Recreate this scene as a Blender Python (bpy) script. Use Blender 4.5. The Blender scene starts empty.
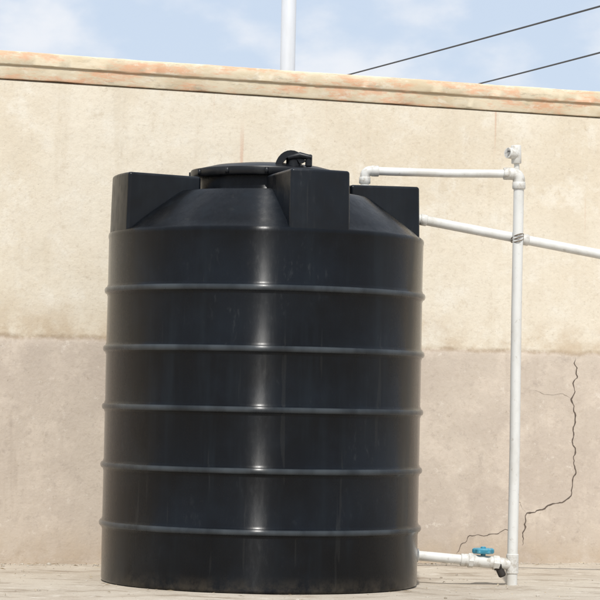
import bpy, bmesh, math, random
from mathutils import Vector, Matrix, noise
random.seed(7)
S=bpy.context.scene
COL=S.collection

# ---------------------------------------------------------------- helpers
def link(ob,parent=None):
    COL.objects.link(ob)
    if parent: ob.parent=parent
    return ob
def empty(name,loc=(0,0,0),rotz=0):
    e=bpy.data.objects.new(name,None); e.location=loc; e.rotation_euler=(0,0,rotz); e.empty_display_size=.1
    return link(e)
def mesh_ob(name,verts,faces,mat,parent=None,smooth=True,autos=None):
    me=bpy.data.meshes.new(name); me.from_pydata([tuple(v) for v in verts],[],faces); me.update()
    bm=bmesh.new(); bm.from_mesh(me); bmesh.ops.recalc_face_normals(bm,faces=bm.faces)
    if autos is not None:
        for e in bm.edges:
            if len(e.link_faces)==2 and e.calc_face_angle(0)>math.radians(autos): e.smooth=False
    bm.to_mesh(me); bm.free()
    for p in me.polygons: p.use_smooth=smooth
    me.materials.append(mat)
    return link(bpy.data.objects.new(name,me),parent)
def lathe(prof,n=128,close=False):
    V=[];F=[]
    for r,z in prof:
        for i in range(n):
            a=2*math.pi*i/n; V.append((r*math.cos(a),r*math.sin(a),z))
    m=len(prof)
    for j in range(m-1):
        for i in range(n):
            F.append((j*n+i,j*n+(i+1)%n,(j+1)*n+(i+1)%n,(j+1)*n+i))
    if not close:
        F.append(tuple(range(n-1,-1,-1))); F.append(tuple((m-1)*n+i for i in range(n)))
    return V,F
def fillet(pts,rad,n=8):
    out=[Vector(pts[0])]
    for i in range(1,len(pts)-1):
        p=Vector(pts[i]); a=(Vector(pts[i-1])-p).normalized(); b=(Vector(pts[i+1])-p).normalized()
        ang=a.angle(b); d=rad/math.tan(ang/2)
        A=p+a*d; B=p+b*d
        for k in range(n+1):
            t=k/n
            out.append((1-t)**2*A+2*t*(1-t)*p+t*t*B)
    out.append(Vector(pts[-1])); return out
def tube(pts,radii,n=24,V=None,F=None,cap=True):
    if V is None: V=[];F=[]
    pts=[Vector(p) for p in pts]
    if not isinstance(radii,(list,tuple)): radii=[radii]*len(pts)
    base=len(V); up=None
    for i,p in enumerate(pts):
        if i==0: t=pts[1]-pts[0]
        elif i==len(pts)-1: t=pts[-1]-pts[-2]
        else:
            t=(pts[i+1]-pts[i]).normalized()+(pts[i]-pts[i-1]).normalized()
        t.normalize()
        if up is None:
            up=Vector((0,0,1)) if abs(t.z)<.9 else Vector((1,0,0))
        s=t.cross(up).normalized(); up=s.cross(t).normalized()
        for k in range(n):
            a=2*math.pi*k/n
            V.append(p+(s*math.cos(a)+up*math.sin(a))*radii[i])
    m=len(pts)
    for j in range(m-1):
        for k in range(n):
            F.append((base+j*n+k,base+j*n+(k+1)%n,base+(j+1)*n+(k+1)%n,base+(j+1)*n+k))
    if cap:
        F.append(tuple(base+k for k in range(n-1,-1,-1))); F.append(tuple(base+(m-1)*n+k for k in range(n)))
    return V,F
def sleeve(a,b,r,V,F,n=28,ch=.0025):
    a=Vector(a);b=Vector(b);d=(b-a).normalized()
    tube([a,a+d*ch*.01,a+d*ch,b-d*ch,b-d*ch*.01,b],[r-ch,r-ch*.9,r,r,r-ch*.9,r-ch],n,V,F)

# ---------------------------------------------------------------- material helpers
def newmat(name):
    m=bpy.data.materials.new(name); m.use_nodes=True
    nt=m.node_tree; nt.nodes.clear()
    o=nt.nodes.new('ShaderNodeOutputMaterial'); b=nt.nodes.new('ShaderNodeBsdfPrincipled')
    nt.links.new(b.outputs[0],o.inputs[0])
    return m,nt,b
class G:
    def __init__(s,nt): s.nt=nt; s.tc=nt.nodes.new('ShaderNodeTexCoord')
    def L(s,a,b): s.nt.links.new(a,b)
    def noise(s,scale,detail=4,rough=.6,vec=(1,1,1),off=(0,0,0),dist=0):
        mp=s.nt.nodes.new('ShaderNodeMapping'); mp.inputs['Scale'].default_value=vec; mp.inputs['Location'].default_value=off
        s.L(s.tc.outputs['Object'],mp.inputs[0])
        n=s.nt.nodes.new('ShaderNodeTexNoise'); n.inputs['Scale'].default_value=scale; n.inputs['Detail'].default_value=detail
        n.inputs['Roughness'].default_value=rough; n.inputs['Distortion'].default_value=dist
        s.L(mp.outputs[0],n.inputs['Vector']); return n.outputs['Fac']
    def ramp(s,x,a,b,lo=0,hi=1,smooth=True):
        r=s.nt.nodes.new('ShaderNodeMapRange'); r.interpolation_type='SMOOTHSTEP' if smooth else 'LINEAR'
        s.L(x,r.inputs['Value'])
        for i,v in zip(('From Min','From Max','To Min','To Max'),(a,b,lo,hi)): r.inputs[i].default_value=v
        return r.outputs['Result']
    def math(s,op,a,b=None,c=None):
        m=s.nt.nodes.new('ShaderNodeMath'); m.operation=op
        for i,v in enumerate((a,b,c)):
            if v is None: continue
            if isinstance(v,(int,float)): m.inputs[i].default_value=v
            else: s.L(v,m.inputs[i])
        return m.outputs[0]
    def mix(s,f,a,b,mode='MIX'):
        m=s.nt.nodes.new('ShaderNodeMix'); m.data_type='RGBA'; m.blend_type=mode
        if isinstance(f,(int,float)): m.inputs[0].default_value=f
        else: s.L(f,m.inputs[0])
        for i,v in ((6,a),(7,b)):
            if isinstance(v,tuple): m.inputs[i].default_value=(*v,1)
            else: s.L(v,m.inputs[i])
        return m.outputs[2]
    def sep(s):
        x=s.nt.nodes.new('ShaderNodeSeparateXYZ'); s.L(s.tc.outputs['Object'],x.inputs[0]); return x.outputs
    def bump(s,h,strength,dist,prev=None):
        b=s.nt.nodes.new('ShaderNodeBump'); b.inputs['Strength'].default_value=strength; b.inputs['Distance'].default_value=dist
        s.L(h,b.inputs['Height'])
        if prev is not None: s.L(prev,b.inputs['Normal'])
        return b.outputs[0]

# ---- black polyethylene (rotomoulded: gloss drawn out along the height)
RB=.688
def tank_mat(name,aniso):
    m,nt,b=newmat(name); g=G(nt); o=g.sep()
    big=g.noise(2.2,4,.6,off=(3,1,0)); streak=g.noise(9,4,.65,vec=(1,1,.09)); fine=g.noise(45,4,.7,vec=(1,1,.35)); drips=g.noise(26,3,.6,vec=(1,1,.05),off=(5,2,0))
    c=g.mix(g.ramp(big,.38,.66),(.0016,.0022,.0034),(.0045,.0068,.0105))
    c=g.mix(g.math('MULTIPLY',g.ramp(streak,.50,.72),.38),c,(.011,.016,.021))
    c=g.mix(g.math('MULTIPLY',g.math('MULTIPLY',g.ramp(fine,.56,.74),g.ramp(big,.46,.62)),.28),c,(.045,.049,.052))
    c=g.mix(g.math('MULTIPLY',g.ramp(drips,.65,.7),.11),c,(.06,.06,.055))
    dust=g.math('MULTIPLY',g.ramp(o['Z'],.08,0.0),g.ramp(g.noise(14,4,.7),.35,.65))
    c=g.mix(g.math('MULTIPLY',dust,.4),c,(.09,.075,.055))
    b.inputs['Specular IOR Level'].default_value=.24
    if aniso:
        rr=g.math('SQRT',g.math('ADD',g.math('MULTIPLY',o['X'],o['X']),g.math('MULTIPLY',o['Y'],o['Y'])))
        hoop_highlight=g.math('MULTIPLY',g.ramp(rr,RB+.006,RB+.013),g.ramp(g.noise(6,3,.6,vec=(1,1,.3)),.30,.66,.35,1))
        c=g.mix(g.math('MULTIPLY',hoop_highlight,.75),c,(.060,.070,.078))  # ring highlights painted in: raised hoops get a lighter grey base colour
        g.L(g.math('ADD',g.ramp(streak,.35,.75,.245,.33),g.ramp(fine,.4,.75,0,.06)),b.inputs['Roughness'])
        b.inputs['Anisotropic'].default_value=1.0; b.inputs['Anisotropic Rotation'].default_value=.25
        t=nt.nodes.new('ShaderNodeTangent'); t.direction_type='RADIAL'; t.axis='Z'; g.L(t.outputs[0],b.inputs['Tangent'])
        nb=g.bump(g.noise(3.2,2,.5,vec=(1,1,.5)),.25,.006)
    else:
        g.L(g.math('ADD',g.ramp(streak,.35,.75,.26,.38),g.ramp(fine,.4,.75,0,.12)),b.inputs['Roughness'])
        b.inputs['Specular IOR Level'].default_value=.32
        nb=g.bump(g.noise(4.5,2,.5),.9,.014)
    g.L(c,b.inputs['Base Color'])
    nb=g.bump(g.noise(150,2,.6),.04,.0008,nb); g.L(nb,b.inputs['Normal'])
    return m
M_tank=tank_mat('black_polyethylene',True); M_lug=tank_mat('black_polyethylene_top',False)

M_lid,nt,b=newmat('black_lid_plastic'); g=G(nt)
g.L(g.mix(g.ramp(g.noise(12,5,.7),.45,.7),(.005,.006,.008),(.016,.018,.020)),b.inputs['Base Color']); b.inputs['Roughness'].default_value=.38; b.inputs['Specular IOR Level'].default_value=.32

# ---- pvc
M_pvc,nt,b=newmat('white_pvc'); g=G(nt)
c=g.mix(g.ramp(g.noise(5,4,.7,vec=(1,1,.5)),.38,.70),(.72,.72,.69),(.58,.56,.51))
c=g.mix(g.math('MULTIPLY',g.ramp(g.noise(38,4,.7),.58,.74),.5),c,(.36,.32,.26))
g.L(c,b.inputs['Base Color']); b.inputs['Roughness'].default_value=.4
M_fit,nt,b=newmat('pvc_fitting'); g=G(nt)
g.L(g.mix(g.ramp(g.noise(30,4,.7),.45,.72),(.65,.64,.60),(.38,.34,.28)),b.inputs['Base Color']); b.inputs['Roughness'].default_value=.45
M_dark,nt,b=newmat('rubber_and_bore_shade'); g=G(nt)  # rubber parts, and the painted shade inside the vent opening
g.L(g.mix(g.noise(60,4),(.008,.007,.006),(.04,.032,.026)),b.inputs['Base Color']); b.inputs['Roughness'].default_value=.7
M_blue,nt,b=newmat('blue_valve_handle'); g=G(nt)
g.L(g.mix(g.ramp(g.noise(50,4),.45,.7),(.04,.27,.40),(.16,.38,.46)),b.inputs['Base Color']); b.inputs['Roughness'].default_value=.4
M_steel,nt,b=newmat('painted_pole'); g=G(nt)
g.L(g.mix(g.ramp(g.noise(3,5,.6,vec=(1,1,.2)),.4,.7),(.64,.66,.69),(.54,.55,.56)),b.inputs['Base Color']); b.inputs['Roughness'].default_value=.5
M_wire,nt,b=newmat('cable_sheath'); g=G(nt)
g.L(g.mix(g.noise(4,2),(.05,.05,.055),(.10,.10,.10)),b.inputs['Base Color']); b.inputs['Roughness'].default_value=.7
M_wood,nt,b=newmat('weathered_wood'); g=G(nt)
g.L(g.mix(g.noise(8,6,.7,vec=(1,1,.1)),(.10,.075,.05),(.24,.19,.14)),b.inputs['Base Color']); b.inputs['Roughness'].default_value=.85
M_crack,nt,b=newmat('crack_shadowed_mortar'); g=G(nt)
g.L(g.mix(g.noise(60,4),(.07,.055,.045),(.17,.13,.10)),b.inputs['Base Color']); b.inputs['Roughness'].default_value=1

# ---- wall render (plaster)
M_wall,nt,b=newmat('aged_painted_plaster'); g=G(nt); o=g.sep()
z=g.math('ADD',o['Z'],g.math('MULTIPLY',g.math('SUBTRACT',g.noise(5,5,.7),.5),.05))
n1=g.noise(1.3,5,.62); n2=g.noise(5,6,.7,off=(4,0,2)); n3=g.noise(40,4,.75); vs=g.noise(7,4,.6,vec=(1,1,.08)); n4=g.noise(12,6,.78,off=(8,0,0))
up=g.mix(g.ramp(n1,.35,.68),(.76,.69,.565),(.69,.605,.47))
up=g.mix(g.math('MULTIPLY',g.ramp(n2,.48,.66),.65),up,(.80,.75,.645))
up=g.mix(g.math('MULTIPLY',g.ramp(n4,.54,.71),.45),up,(.53,.435,.31))
up=g.mix(g.math('MULTIPLY',g.ramp(vs,.54,.72),.28),up,(.56,.47,.34))
st=g.math('MULTIPLY',g.ramp(z,1.30,1.08),g.ramp(g.noise(3.0,5,.7,off=(1,0,6)),.38,.60))
up=g.mix(g.math('MULTIPLY',st,.60),up,(.50,.37,.235))
dr=g.math('MULTIPLY',g.ramp(g.noise(16,3,.5,vec=(1,1,.035),off=(2,0,1)),.63,.69),g.ramp(g.noise(1.1,2,.5,off=(9,0,0)),.43,.56))
up=g.mix(g.math('MULTIPLY',g.math('MULTIPLY',dr,g.ramp(o['Z'],1.5,2.0)),.45),up,(.58,.28,.17))
lo=g.mix(g.ramp(n1,.32,.7),(.60,.52,.43),(.53,.45,.375))
lo=g.mix(g.math('MULTIPLY',g.ramp(n2,.45,.66),.7),lo,(.68,.59,.49))
lo=g.mix(g.math('MULTIPLY',g.ramp(n4,.53,.69),.5),lo,(.40,.335,.28))
lo=g.mix(g.math('MULTIPLY',g.ramp(g.noise(18,5,.75,off=(1,0,3)),.59,.69),.6),lo,(.74,.67,.58))
lo=g.mix(g.math('MULTIPLY',g.ramp(g.noise(8,4,.65,vec=(1,1,.12),off=(4,0,4)),.54,.72),.32),lo,(.38,.31,.245))
lo=g.mix(g.math('MULTIPLY',g.math('MULTIPLY',g.ramp(z,.22,.0),g.ramp(n2,.3,.6)),.6),lo,(.43,.33,.225))
c=g.mix(g.ramp(z,1.066,1.076),lo,up)
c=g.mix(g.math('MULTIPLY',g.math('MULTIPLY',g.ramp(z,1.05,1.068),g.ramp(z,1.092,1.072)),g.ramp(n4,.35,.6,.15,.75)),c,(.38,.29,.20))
c=g.mix(g.math('MULTIPLY',g.ramp(n3,.48,.75),.34),c,(.45,.37,.28))
c=g.mix(g.math('MULTIPLY',g.ramp(g.noise(90,3,.6),.66,.75),.5),c,(.28,.22,.16))
g.L(c,b.inputs['Base Color']); b.inputs['Roughness'].default_value=.92; b.inputs['Specular IOR Level'].default_value=.25
nb=g.bump(g.noise(7,5,.6),.45,.011); nb=g.bump(g.noise(70,4,.7),.45,.003,nb); g.L(nb,b.inputs['Normal'])

M_cop,nt,b=newmat('peeling_coping_paint'); g=G(nt); o=g.sep()
c=g.mix(g.ramp(g.noise(3,5,.7,vec=(1,1,3)),.35,.68),(.76,.67,.50),(.63,.52,.35))
c=g.mix(g.math('MULTIPLY',g.ramp(g.noise(7,6,.75,vec=(1,1,4),off=(0,3,5)),.55,.65),.6),c,(.42,.37,.27))
c=g.mix(g.math('MULTIPLY',g.ramp(g.noise(2.6,6,.75,vec=(1,1,4),off=(3,0,0)),.47,.60),.66),c,(.74,.36,.20))
c=g.mix(g.math('MULTIPLY',g.ramp(g.noise(30,5,.7,vec=(.5,1,1)),.54,.68),.65),c,(.80,.73,.59))
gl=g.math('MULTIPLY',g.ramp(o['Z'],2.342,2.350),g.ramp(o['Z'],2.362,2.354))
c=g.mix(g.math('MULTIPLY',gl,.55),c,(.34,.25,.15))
g.L(c,b.inputs['Base Color']); b.inputs['Roughness'].default_value=.85
nb=g.bump(g.noise(60,5,.7),.3,.003); g.L(nb,b.inputs['Normal'])

# ---- ground
M_gr,nt,b=newmat('worn_concrete_ground'); g=G(nt)
c=g.mix(g.ramp(g.noise(1.6,6,.65),.35,.65),(.52,.465,.385),(.45,.39,.315))
c=g.mix(g.math('MULTIPLY',g.ramp(g.noise(5,6,.75,vec=(.5,1,1),off=(2,5,0)),.50,.64),.7),c,(.26,.205,.15))
c=g.mix(g.math('MULTIPLY',g.ramp(g.noise(9,6,.7,off=(7,1,0)),.54,.68),.65),c,(.64,.59,.51))
c=g.mix(g.math('MULTIPLY',g.ramp(g.noise(120,3,.7),.52,.72),.45),c,(.2,.16,.12))
g.L(c,b.inputs['Base Color']); b.inputs['Roughness'].default_value=.95; b.inputs['Specular IOR Level'].default_value=.2
nb=g.bump(g.noise(10,6,.7),.5,.012); nb=g.bump(g.noise(110,3,.7),.4,.003,nb); g.L(nb,b.inputs['Normal'])

# ---------------------------------------------------------------- ground
def axis(c,lo,hi,step,far):
    v=[]; x=lo
    while x<=hi+1e-6: v.append(x); x+=step
    s=step; a=lo
    left=[]
    while a>-far: s*=1.45; a-=s; left.append(a)
    s=step; a=hi; right=[]
    while a<far: s*=1.45; a+=s; right.append(a)
    return left[::-1]+v+right
xs=axis(0,-2.2,2.8,.04,900); ys=axis(0,-1.6,2.6,.04,900)
def gz(x,y):
    n=noise.noise(Vector((x*1.7,y*1.7,0)))*.008+noise.noise(Vector((x*6,y*6,3)))*.003
    w=1 if max(abs(x),abs(y))<6 else 0
    r=math.hypot(x,y)
    k=min(1,max(.0,(r-.62)/.25))
    return (n-.003)*w*k
V=[(x,y,gz(x,y)) for y in ys for x in xs]; nx=len(xs)
F=[(j*nx+i,j*nx+i+1,(j+1)*nx+i+1,(j+1)*nx+i) for j in range(len(ys)-1) for i in range(nx-1)]
ground=mesh_ob('ground',V,F,M_gr)

# ---------------------------------------------------------------- wall
WANG=math.atan(.363)
wall=empty('boundary_wall',(0,1.307,0),WANG)
wx=[-14+i*.5 for i in range(22)]; x=-3.0
while x<4.0: wx.append(x); x+=.025
wx+=[4+i*.5 for i in range(21)]
zz=[-.15,0]+[i*.03 for i in range(1,35)]
zz+=[1.046,1.056,1.064,1.069,1.074,1.08,1.09]+[1.12+i*.04 for i in range(30)]
zz=[z for z in zz if z<2.31]
def wy(x,z):
    e=1.07+.008*noise.noise(Vector((x*5,0,2)))+.004*noise.noise(Vector((x*25,0,9)))
    d=.006*noise.noise(Vector((x*1.2,z*1.2,0)))+.0025*noise.noise(Vector((x*6,z*6,4)))
    if z<e:
        k=min(1,(e-z)/.02)
        return -.0045*k+d
    return d
V=[(x,wy(x,z),z) for z in zz for x in wx]; n=len(wx); m=len(zz)
F=[(j*n+i,j*n+i+1,(j+1)*n+i+1,(j+1)*n+i) for j in range(m-1) for i in range(n-1)]
def add_box(V,F,x0,x1,y0,y1,z0,z1):
    b=len(V)
    V+=[(x0,y0,z0),(x1,y0,z0),(x1,y1,z0),(x0,y1,z0),(x0,y0,z1),(x1,y0,z1),(x1,y1,z1),(x0,y1,z1)]
    F+=[(b,b+3,b+2,b+1),(b+4,b+5,b+6,b+7),(b,b+1,b+5,b+4),(b+1,b+2,b+6,b+5),(b+2,b+3,b+7,b+6),(b+3,b,b+4,b+7)]
mesh_ob('plaster_face',V,F,M_wall,wall)
V=[];F=[]; add_box(V,F,-14.01,14.01,.015,.21,-.15,2.285)
mesh_ob('wall_core',V,F,M_wall,wall,smooth=False)
prof=[(.22,2.287),(.008,2.287),(-.003,2.289),(-.0065,2.297),(-.0075,2.344),(-.0085,2.350),(-.0135,2.353),(-.0165,2.358),(-.0165,2.406),(-.013,2.415),(-.003,2.419),(.1,2.427),(.22,2.419),(.228,2.41),(.228,2.29)]
V=[];F=[];P=len(prof)
for x in wx:
    A1=.0025*noise.noise(Vector((x*1.6,2,7))); C1=.0035*noise.noise(Vector((x*1.3,3,1)))
    for k,(y,z) in enumerate(prof):
        kk=0 if k<3 else (1 if k<7 else 2)
        a=A1+.0018*noise.noise(Vector((x*9,kk*3.1,7)))+.0012*noise.noise(Vector((x*28,k*1.3,1)))
        c2=C1+.0022*noise.noise(Vector((x*7,kk*4.7,5)))+.0014*noise.noise(Vector((x*28,k*2.1,5)))
        V.append((x,y+a,z+c2))
for i in range(len(wx)-1):
    for k in range(P):
        F.append((i*P+k,i*P+(k+1)%P,(i+1)*P+(k+1)%P,(i+1)*P+k))
F.append(tuple(range(P))); F.append(tuple((len(wx)-1)*P+k for k in range(P)))
mesh_ob('coping',V,F,M_cop,wall,autos=35)
V=[];F=[]
def crack(pts,w,amp=.010,taper=True):
    P2=[]
    for a,b_ in zip(pts[:-1],pts[1:]):
        L=math.dist(a,b_); k=max(2,int(L/.010))
        for i in range(k):
            t=i/k; P2.append((a[0]+(b_[0]-a[0])*t,a[1]+(b_[1]-a[1])*t))
    P2.append(pts[-1]); N=len(P2); bs=len(V)
    for i,(x,z) in enumerate(P2):
        x+=amp*noise.noise(Vector((x*25,z*25,1)))*1.8+random.uniform(-.003,.003)
        z+=amp*noise.noise(Vector((x*25,z*25,8)))
        j=min(i+1,N-1);h=max(i-1,0)
        dx=P2[j][0]-P2[h][0];dz=P2[j][1]-P2[h][1];l=math.hypot(dx,dz) or 1
        ww=w*(.3+1.2*abs(noise.noise(Vector((x*30,z*30,5))))+.35*random.random())
        if taper: ww*=min(1,(i+1)/6,(N-i)/6)
        for s in(-1,1): 
            X=x-dz/l*ww*s; Z=z+dx/l*ww*s
            V.append((X,wy(X,Z)-.0012,Z))
        if i: 
            q=bs+2*i; F.append((q-2,q-1,q+1,q))
crack([(1.668,1.05),(1.672,.95),(1.655,.85),(1.668,.75),(1.659,.674),(1.674,.56),(1.672,.469),(1.656,.341),(1.60,.305),(1.516,.285),(1.46,.25),(1.404,.252),(1.395,.17),(1.391,.085)],.0042)
crack([(1.021,.03),(1.05,.09),(1.10,.135),(1.19,.135),(1.285,.165),(1.33,.15)],.0022)
crack([(1.66,.83),(1.60,.86),(1.50,.85),(1.42,.875)],.0007)
crack([(1.404,.252),(1.37,.3),(1.30,.31)],.0010)
mesh_ob('crack',V,F,M_crack,wall)

# ---------------------------------------------------------------- tank
tank=empty('water_tank')
R=RB
prof=[(.60,.0),(R-.012,.0),(R-.003,.004),(R,.014)]
for zc in (.25,.501,.753,1.004,1.256):
    prof+=[(R,zc-.026),(R+.002,zc-.021)]
    for k in range(9):
        a=-math.pi/2+math.pi*k/8
        prof.append((R+.004+.010*math.cos(a),zc+.014*math.sin(a)))
    prof+=[(R+.002,zc+.021),(R,zc+.026)]
prof+=[(R,1.40),(R,1.480),(R+.002,1.486),(R+.0025,1.494),(R,1.503),(R-.008,1.510),(R-.022,1.516)]
for k in range(1,9):
    t=k/8; prof.append((R-.022-(.205)*t,1.516+.158*(t**.93)))
prof+=[(.446,1.682),(.425,1.686),(.31,1.690),(.305,1.70),(.303,1.765),(.05,1.767)]
V,F=lathe(prof,192)
V2=[]
for (x,y,z) in V:
    r=math.hypot(x,y); 
    if r>.5 and z<1.5:
        k=1+.0026*noise.noise(Vector((x*2.2,y*2.2,z*2.5)))
        x*=k;y*=k
    V2.append((x,y,z))
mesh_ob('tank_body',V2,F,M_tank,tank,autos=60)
def rib(ang,name):
    ra=.687; w=.134; V=[]; 
    K=11; outer=[(math.sqrt(ra*ra-t*t),t) for t in [(-w+2*w*i/(K-1)) for i in range(K)]]
    poly=[(.345,-w*.97)]+outer+[(.345,w*.97)]
    n=len(poly)
    for zc,s in ((1.486,1.0),(1.62,.99),(1.752,.978)):
        for (u,v) in poly:
            uu=u if u<.4 else u*(1-(1-s)*.4); vv=v*s
            V.append((uu,vv,zc-(.006 if (u<.4 and zc>1.7) else 0)))
    F=[tuple(range(n-1,-1,-1)),tuple(2*n+i for i in range(n))]
    for L in range(2):
        for i in range(n): F.append((L*n+i,L*n+(i+1)%n,(L+1)*n+(i+1)%n,(L+1)*n+i))
    c,s=math.cos(ang),math.sin(ang)
    V=[(x*c-y*s,x*s+y*c,z) for x,y,z in V]
    ob=mesh_ob(name,V,F,M_lug,tank,smooth=True)
    bv=ob.modifiers.new('b','BEVEL'); bv.width=.013; bv.segments=5; bv.limit_method='ANGLE'; bv.angle_limit=math.radians(40); bv.harden_normals=True
for i in range(4):
    rib(math.radians(-70+90*i),'lifting_lug_%d'%(i+1))
lp=[(.28,1.752),(.333,1.752),(.338,1.756),(.339,1.783),(.336,1.789),(.325,1.791),(.315,1.790),(.30,1.797),(.24,1.812),(.14,1.824),(.02,1.828)]
V,F=lathe(lp,128); mesh_ob('lid',V,F,M_lid,tank,autos=50)
V=[];F=[]
for i in range(12):
    a=2*math.pi*i/12
    p=Vector((math.cos(a),math.sin(a),0))
    tube([p*.337+Vector((0,0,1.757)),p*.337+Vector((0,0,1.784))],.009,10,V,F)
mesh_ob('lid_grip',V,F,M_lid,tank)
V=[];F=[]
def strap(pts,w,t,V,F):
    pts=[Vector(p) for p in pts]; bs=len(V)
    for i,p in enumerate(pts):
        d=(pts[min(i+1,len(pts)-1)]-pts[max(i-1,0)]).normalized(); s=Vector((0,1,0)); nn=d.cross(s).normalized()
        for a,c in((-1,-1),(1,-1),(1,1),(-1,1)): V.append(p+s*w*a+nn*t*c)
    for i in range(len(pts)-1):
        q=bs+4*i
        for k in range(4): F.append((q+k,q+(k+1)%4,q+4+(k+1)%4,q+4+k))
    F.append((bs,bs+1,bs+2,bs+3)); q=bs+4*(len(pts)-1); F.append((q+3,q+2,q+1,q))
arc=[(.102+.055*math.cos(math.pi-math.pi*.85*k/12),-.235,1.785+.066*math.sin(math.pi*.85*k/12)) for k in range(13)]
strap(arc,.035,.014,V,F)
sleeve((.115,-.235,1.782),(.115,-.235,1.840),.034,V,F,ch=.008)
tube([(.09,-.262,1.832),(.14,-.268,1.843),(.190,-.268,1.834)],[.011,.015,.011],14,V,F)
sleeve((.178,-.262,1.795),(.178,-.262,1.848),.015,V,F,ch=.004)
mesh_ob('lid_hasp',V,F,M_lid,tank,autos=40)

# ---------------------------------------------------------------- pipes
PX,PY=1.12,.20
wp=empty('water_pipe')
zt=1.826
V=[];F=[]
tube([(PX,PY,-.02),(PX+.002,PY,.6),(PX-.001,PY+.002,1.2),(PX,PY,zt-.04)],.0235,28,V,F)
tube([(PX-.04,PY-.002,zt),(.80,.18,zt-.0055),(.47,.157,zt-.004)],.0185,24,V,F)
tube([(.43,.155,zt-.04),(.43,.155,1.735)],.0185,24,V,F)
mesh_ob('pipe_run',V,F,M_pvc,wp,autos=40)
V=[];F=[]
tube(fillet([(PX,PY,zt-.062),(PX,PY,zt),(PX-.065,PY-.003,zt)],.034,10),.0275,28,V,F)
sleeve((PX,PY,zt-.068),(PX,PY,zt-.036),.0295,V,F); sleeve((PX-.070,PY-.004,zt),(PX-.040,PY-.002,zt),.0275,V,F)
tube(fillet([(.43,.155,zt-.055),(.43,.155,zt-.004),(.485,.158,zt-.004)],.03,10),.0225,24,V,F)
sleeve((.43,.155,zt-.062),(.43,.155,zt-.032),.0255,V,F); sleeve((.458,.157,zt-.004),(.492,.159,zt-.004),.0245,V,F)
sleeve((.43,.155,1.744),(.43,.155,1.757),.030,V,F)
tube([(PX-.010,PY,zt+.01),(PX-.014,PY,zt+.10)],.012,20,V,F)
sleeve((PX-.013,PY,zt+.046),(PX-.016,PY,zt+.128),.0225,V,F)
mesh_ob('elbow_fittings',V,F,M_fit,wp,autos=45)
V=[];F=[]
d=Vector((-.80,-.60,.06)).normalized(); c0=Vector((PX-.014,PY,zt+.088))
a=c0+d*.012; e=c0+d*.052
tube([a,e-d*.002,e,e,e-d*.001,a+d*.010],[.0245,.0245,.0235,.0190,.0185,.0185],28,V,F,cap=False)
mesh_ob('vent_branch',V,F,M_fit,wp,autos=45)
V=[];F=[]; tube([a+d*.015,a+d*.032],.0186,24,V,F); mesh_ob('vent_bore_shade',V,F,M_dark,wp)  # dark plug stands in for the shade inside the open branch

op=empty('overflow_pipe')
A=Vector((.60,.205,1.628)); Bp=Vector((1.12,.262,1.543)); dirn=(Bp-A).normalized()
E=A+dirn*2.9
V=[];F=[]
tube([A,E-dirn*.03],.0215,24,V,F); tube([E+Vector((0,0,-.04)),(E.x,E.y,-.02)],.0215,24,V,F)
mesh_ob('pipe_run',V,F,M_pvc,op,autos=40)
V=[];F=[]
sleeve(A+dirn*.085,A+dirn*.115,.0255,V,F)
J=A+dirn*(Bp-A).length
sleeve(J+dirn*.012,J+dirn*.055,.0255,V,F)
tube(fillet([E-dirn*.06,E,E+Vector((0,0,-.06))],.03,8),.026,24,V,F)
mesh_ob('pipe_fittings',V,F,M_fit,op,autos=45)
V=[];F=[]
for dz in(-.010,.0,.009):
    pts=[]
    for k in range(25):
        a2=2*math.pi*k/24
        pts.append((PX+.0265*math.cos(a2),PY+.032+.060*math.sin(a2),1.54+dz+.010*math.cos(a2+dz*60)))
    tube(pts,.0024,8,V,F,cap=False)
M_tie,nt,b=newmat('rusty_wire'); g=G(nt)
g.L(g.mix(g.noise(60,4),(.10,.07,.045),(.25,.20,.15)),b.inputs['Base Color']); b.inputs['Roughness'].default_value=.6
mesh_ob('wire_tie',V,F,M_tie,op)

ot=empty('outlet_pipe'); zo=.112
a0=Vector((.655,.155,zo+.012)); a1=Vector((PX-.03,PY-.004,zo-.022)); dd=(a1-a0).normalized()
V=[];F=[]
tube([a0,a0+dd*.36],.0215,24,V,F)
tube([a0+dd*.33,a1],.018,24,V,F)
mesh_ob('pipe_run',V,F,M_pvc,ot,autos=40)
V=[];F=[]
sleeve(a0+dd*.022,a0+dd*.045,.031,V,F)
sleeve(a0+dd*.235,a0+dd*.275,.0275,V,F); sleeve(a0+dd*.268,a0+dd*.292,.032,V,F,n=8)
sleeve(a0+dd*.29,a0+dd*.385,.027,V,F)
sleeve(a0+dd*.380,a0+dd*.41,.032,V,F,n=8)
sleeve((PX,PY,zo-.065),(PX,PY,zo+.022),.0275,V,F)
sleeve(a1-dd*.04,a1+dd*.02,.0255,V,F)
mesh_ob('valve_and_tee',V,F,M_fit,ot,autos=40)
V=[];F=[]
c0=a0+dd*.337+Vector((0,.01,0))
sleeve(c0,c0+Vector((0,0,.046)),.011,V,F)
hub=c0+Vector((0,0,.047)); N=48; bs=len(V)
for zl,sc in((-.012,.90),(-.007,1),(.007,1),(.012,.86)):
    for k in range(N):
        a2=2*math.pi*k/N; r=(.045+.004*math.cos(6*a2))*sc
        V.append(hub+Vector((r*math.cos(a2),r*math.sin(a2),zl)))
for L in range(3):
    for k in range(N): F.append((bs+L*N+k,bs+L*N+(k+1)%N,bs+(L+1)*N+(k+1)%N,bs+(L+1)*N+k))
F.append(tuple(bs+k for k in range(N-1,-1,-1))); F.append(tuple(bs+3*N+k for k in range(N)))
sleeve(hub+Vector((0,0,.010)),hub+Vector((0,0,.019)),.012,V,F)
mesh_ob('valve_handle',V,F,M_blue,ot,autos=40)
V=[];F=[]
sleeve(a1-dd*.052+Vector((0,0,-.006)),a1-dd*.018+Vector((0,0,-.010)),.0265,V,F,ch=.007)
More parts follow.
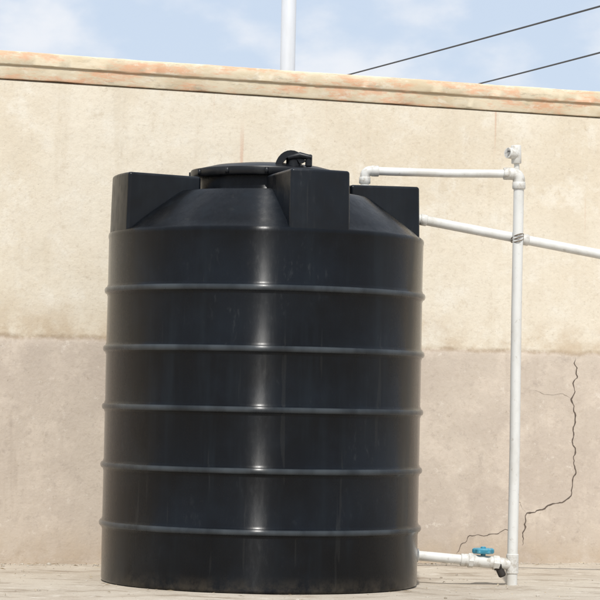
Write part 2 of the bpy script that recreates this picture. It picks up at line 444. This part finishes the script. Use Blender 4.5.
sleeve(a1-dd*.030+Vector((0,-.002,-.02)),a1-dd*.012+Vector((0,-.004,-.058)),.017,V,F,ch=.006)
mesh_ob('rubber_wrap',V,F,M_dark,ot,autos=40)

# ---------------------------------------------------------------- things behind the wall
mp=empty('metal_pole',(-.02,14,0))
V=[];F=[]
tube([(0,0,0),(0,0,.3),(0,0,.32),(0,0,8.2),(0,0,8.25)],[.11,.11,.078,.072,.03],24,V,F)
mesh_ob('shaft',V,F,M_steel,mp,autos=40)
V=[];F=[]; add_box(V,F,-.2,.2,-.2,.2,0,.02); mesh_ob('base_plate',V,F,M_steel,mp,smooth=False)
def upole(loc,h):
    e=empty('utility_pole',loc); V=[];F=[]
    tube([(0,0,0),(0,0,h)],[.12,.09],16,V,F); mesh_ob('shaft',V,F,M_wood,e,autos=40)
    V=[];F=[]; add_box(V,F,-.5,.5,-.14,-.092,h-.3,h-.2); mesh_ob('crossarm',V,F,M_wood,e,smooth=False)
upole((-1.34,27,0),5.25); upole((1.06,27,0),5.3); upole((3.93,6.25,0),4.3)
def cable(name,a,b,sag,r):
    a=Vector(a);b=Vector(b);pts=[]
    for k in range(33):
        t=k/32;p=a.lerp(b,t);p.z-=sag*4*t*(1-t);pts.append(p)
    V,F=tube(pts,r,8); mesh_ob(name,V,F,M_wire)
cable('power_line',(-1.34,27,5.16),(3.94,6.2,4.09),.03,.009)
cable('power_line',(1.06,27,5.21),(3.87,6.4,3.75),.03,.009)

# ---------------------------------------------------------------- gravel / litter
V=[];F=[]
ico=bmesh.new(); bmesh.ops.create_icosphere(ico,subdivisions=1,radius=1); iv=[v.co.copy() for v in ico.verts]; fi=[[v.index for v in f.verts] for f in ico.faces]; ico.free()
for i in range(1300):
    x=random.uniform(-2.2,2.6)
    if random.random()<.5: 
        y=1.30+.363*x-abs(random.gauss(0,.07))-.02
    else: y=random.uniform(-1.4,1.30+.363*x-.03)
    if math.hypot(x,y)<.70: continue
    s=min(.011,random.lognormvariate(math.log(.0028),.5)); sx,sy,sz=[s*random.uniform(.6,1.3) for _ in range(3)]
    rot=Matrix.Rotation(random.uniform(0,6.28),3,'Z'); bs=len(V)
    for v in iv:
        q=rot@Vector((v.x*sx,v.y*sy,v.z*sz*.7)); V.append((q.x+x,q.y+y,q.z+gz(x,y)+sz*.3))
    F+=[tuple(bs+k for k in f) for f in fi]
M_st,nt,b=newmat('gravel_stone'); g=G(nt)
g.L(g.mix(g.ramp(g.noise(18,3),.4,.6),(.32,.27,.21),(.52,.48,.41)),b.inputs['Base Color']); b.inputs['Roughness'].default_value=.9
mesh_ob('gravel',V,F,M_st,smooth=False)
V=[];F=[]
for i in range(230):
    x=random.uniform(-2,2.4); 
    y=(1.30+.363*x-.03-abs(random.gauss(0,.15))) if random.random()<.5 else random.uniform(-1.3,.5)
    if math.hypot(x,y)<.71: 
        if math.hypot(x,y)<.4: continue
        k=.73/math.hypot(x,y); x*=k;y*=k
    a=random.uniform(0,6.28); L=random.uniform(.012,.05); w=random.uniform(.0012,.004); zc=gz(x,y)+.004
    ux,uy=math.cos(a),math.sin(a); bs=len(V); lift=random.uniform(0,.008)
    V+=[(x-ux*L/2,y-uy*L/2,zc),(x-uy*w,y+ux*w,zc+lift),(x+ux*L/2,y+uy*L/2,zc+.002),(x+uy*w,y-ux*w,zc+lift*.6)]
    F.append((bs,bs+1,bs+2,bs+3))
M_lf,nt,b=newmat('dry_straw'); g=G(nt)
g.L(g.mix(g.ramp(g.noise(9,3),.4,.6),(.26,.19,.11),(.50,.42,.28)),b.inputs['Base Color']); b.inputs['Roughness'].default_value=.9
mesh_ob('dry_leaf_litter',V,F,M_lf,smooth=False)

# ---------------------------------------------------------------- light, sky
EL=math.radians(54); AZ=math.radians(182)
sd=Vector((math.sin(AZ)*math.cos(EL),math.cos(AZ)*math.cos(EL),math.sin(EL)))
L=bpy.data.lights.new('sun','SUN'); L.energy=3.5; L.angle=math.radians(1.5); L.color=(1,.97,.92)
so=link(bpy.data.objects.new('sun',L)); so.rotation_euler=(-sd).to_track_quat('-Z','Y').to_euler(); so.location=(0,-5,12)
w=bpy.data.worlds.new('World'); S.world=w; w.use_nodes=True; nt=w.node_tree; nt.nodes.clear()
out=nt.nodes.new('ShaderNodeOutputWorld'); bg=nt.nodes.new('ShaderNodeBackground'); nt.links.new(bg.outputs[0],out.inputs[0])
bg.inputs['Strength'].default_value=.11
sky=nt.nodes.new('ShaderNodeTexSky'); sky.sky_type='NISHITA'; sky.sun_disc=False; sky.sun_elevation=EL; sky.sun_rotation=AZ; sky.air_density=1.0; sky.dust_density=1.0; sky.ozone_density=1.2
tc=nt.nodes.new('ShaderNodeTexCoord')
def wnoise(scale,vec,off,det,ro):
    mp_=nt.nodes.new('ShaderNodeMapping'); mp_.inputs['Scale'].default_value=vec; mp_.inputs['Location'].default_value=off; nt.links.new(tc.outputs['Generated'],mp_.inputs[0])
    n_=nt.nodes.new('ShaderNodeTexNoise'); n_.inputs['Scale'].default_value=scale; n_.inputs['Detail'].default_value=det; n_.inputs['Roughness'].default_value=ro; nt.links.new(mp_.outputs[0],n_.inputs['Vector']); return n_.outputs['Fac']
def wr(x,a,b,lo,hi):
    r=nt.nodes.new('ShaderNodeMapRange'); r.interpolation_type='SMOOTHSTEP'; nt.links.new(x,r.inputs['Value'])
    for i,v in zip(('From Min','From Max','To Min','To Max'),(a,b,lo,hi)): r.inputs[i].default_value=v
    return r.outputs['Result']
def wm(f,a,b):
    m=nt.nodes.new('ShaderNodeMix'); m.data_type='RGBA'
    if isinstance(f,float): m.inputs[0].default_value=f
    else: nt.links.new(f,m.inputs[0])
    nt.links.new(a,m.inputs[6]) 
    m.inputs[7].default_value=(*b,1); return m.outputs[2]
c=wm(.80,sky.outputs[0],(6.1,7.0,8.4))
c=wm(wr(wnoise(15,(1,1,1.7),(.52,0,.15),6,.5),.42,.62,0,.88),c,(8.1,8.3,8.7))
nt.links.new(c,bg.inputs['Color'])

# ---------------------------------------------------------------- camera
cam=bpy.data.cameras.new('camera'); cam.sensor_width=36; cam.lens=36*2514/600; cam.clip_end=5000; cam.clip_start=.1
co=link(bpy.data.objects.new('camera',cam))
pitch=math.atan(.0404); roll=math.radians(1.2)
co.matrix_world=Matrix.Translation((.153,-11,.79))@Matrix.Rotation(math.pi/2+pitch,4,'X')@Matrix.Rotation(roll,4,'Z')
S.camera=co
S.view_settings.view_transform='Standard'; S.view_settings.look='None'; S.view_settings.exposure=0
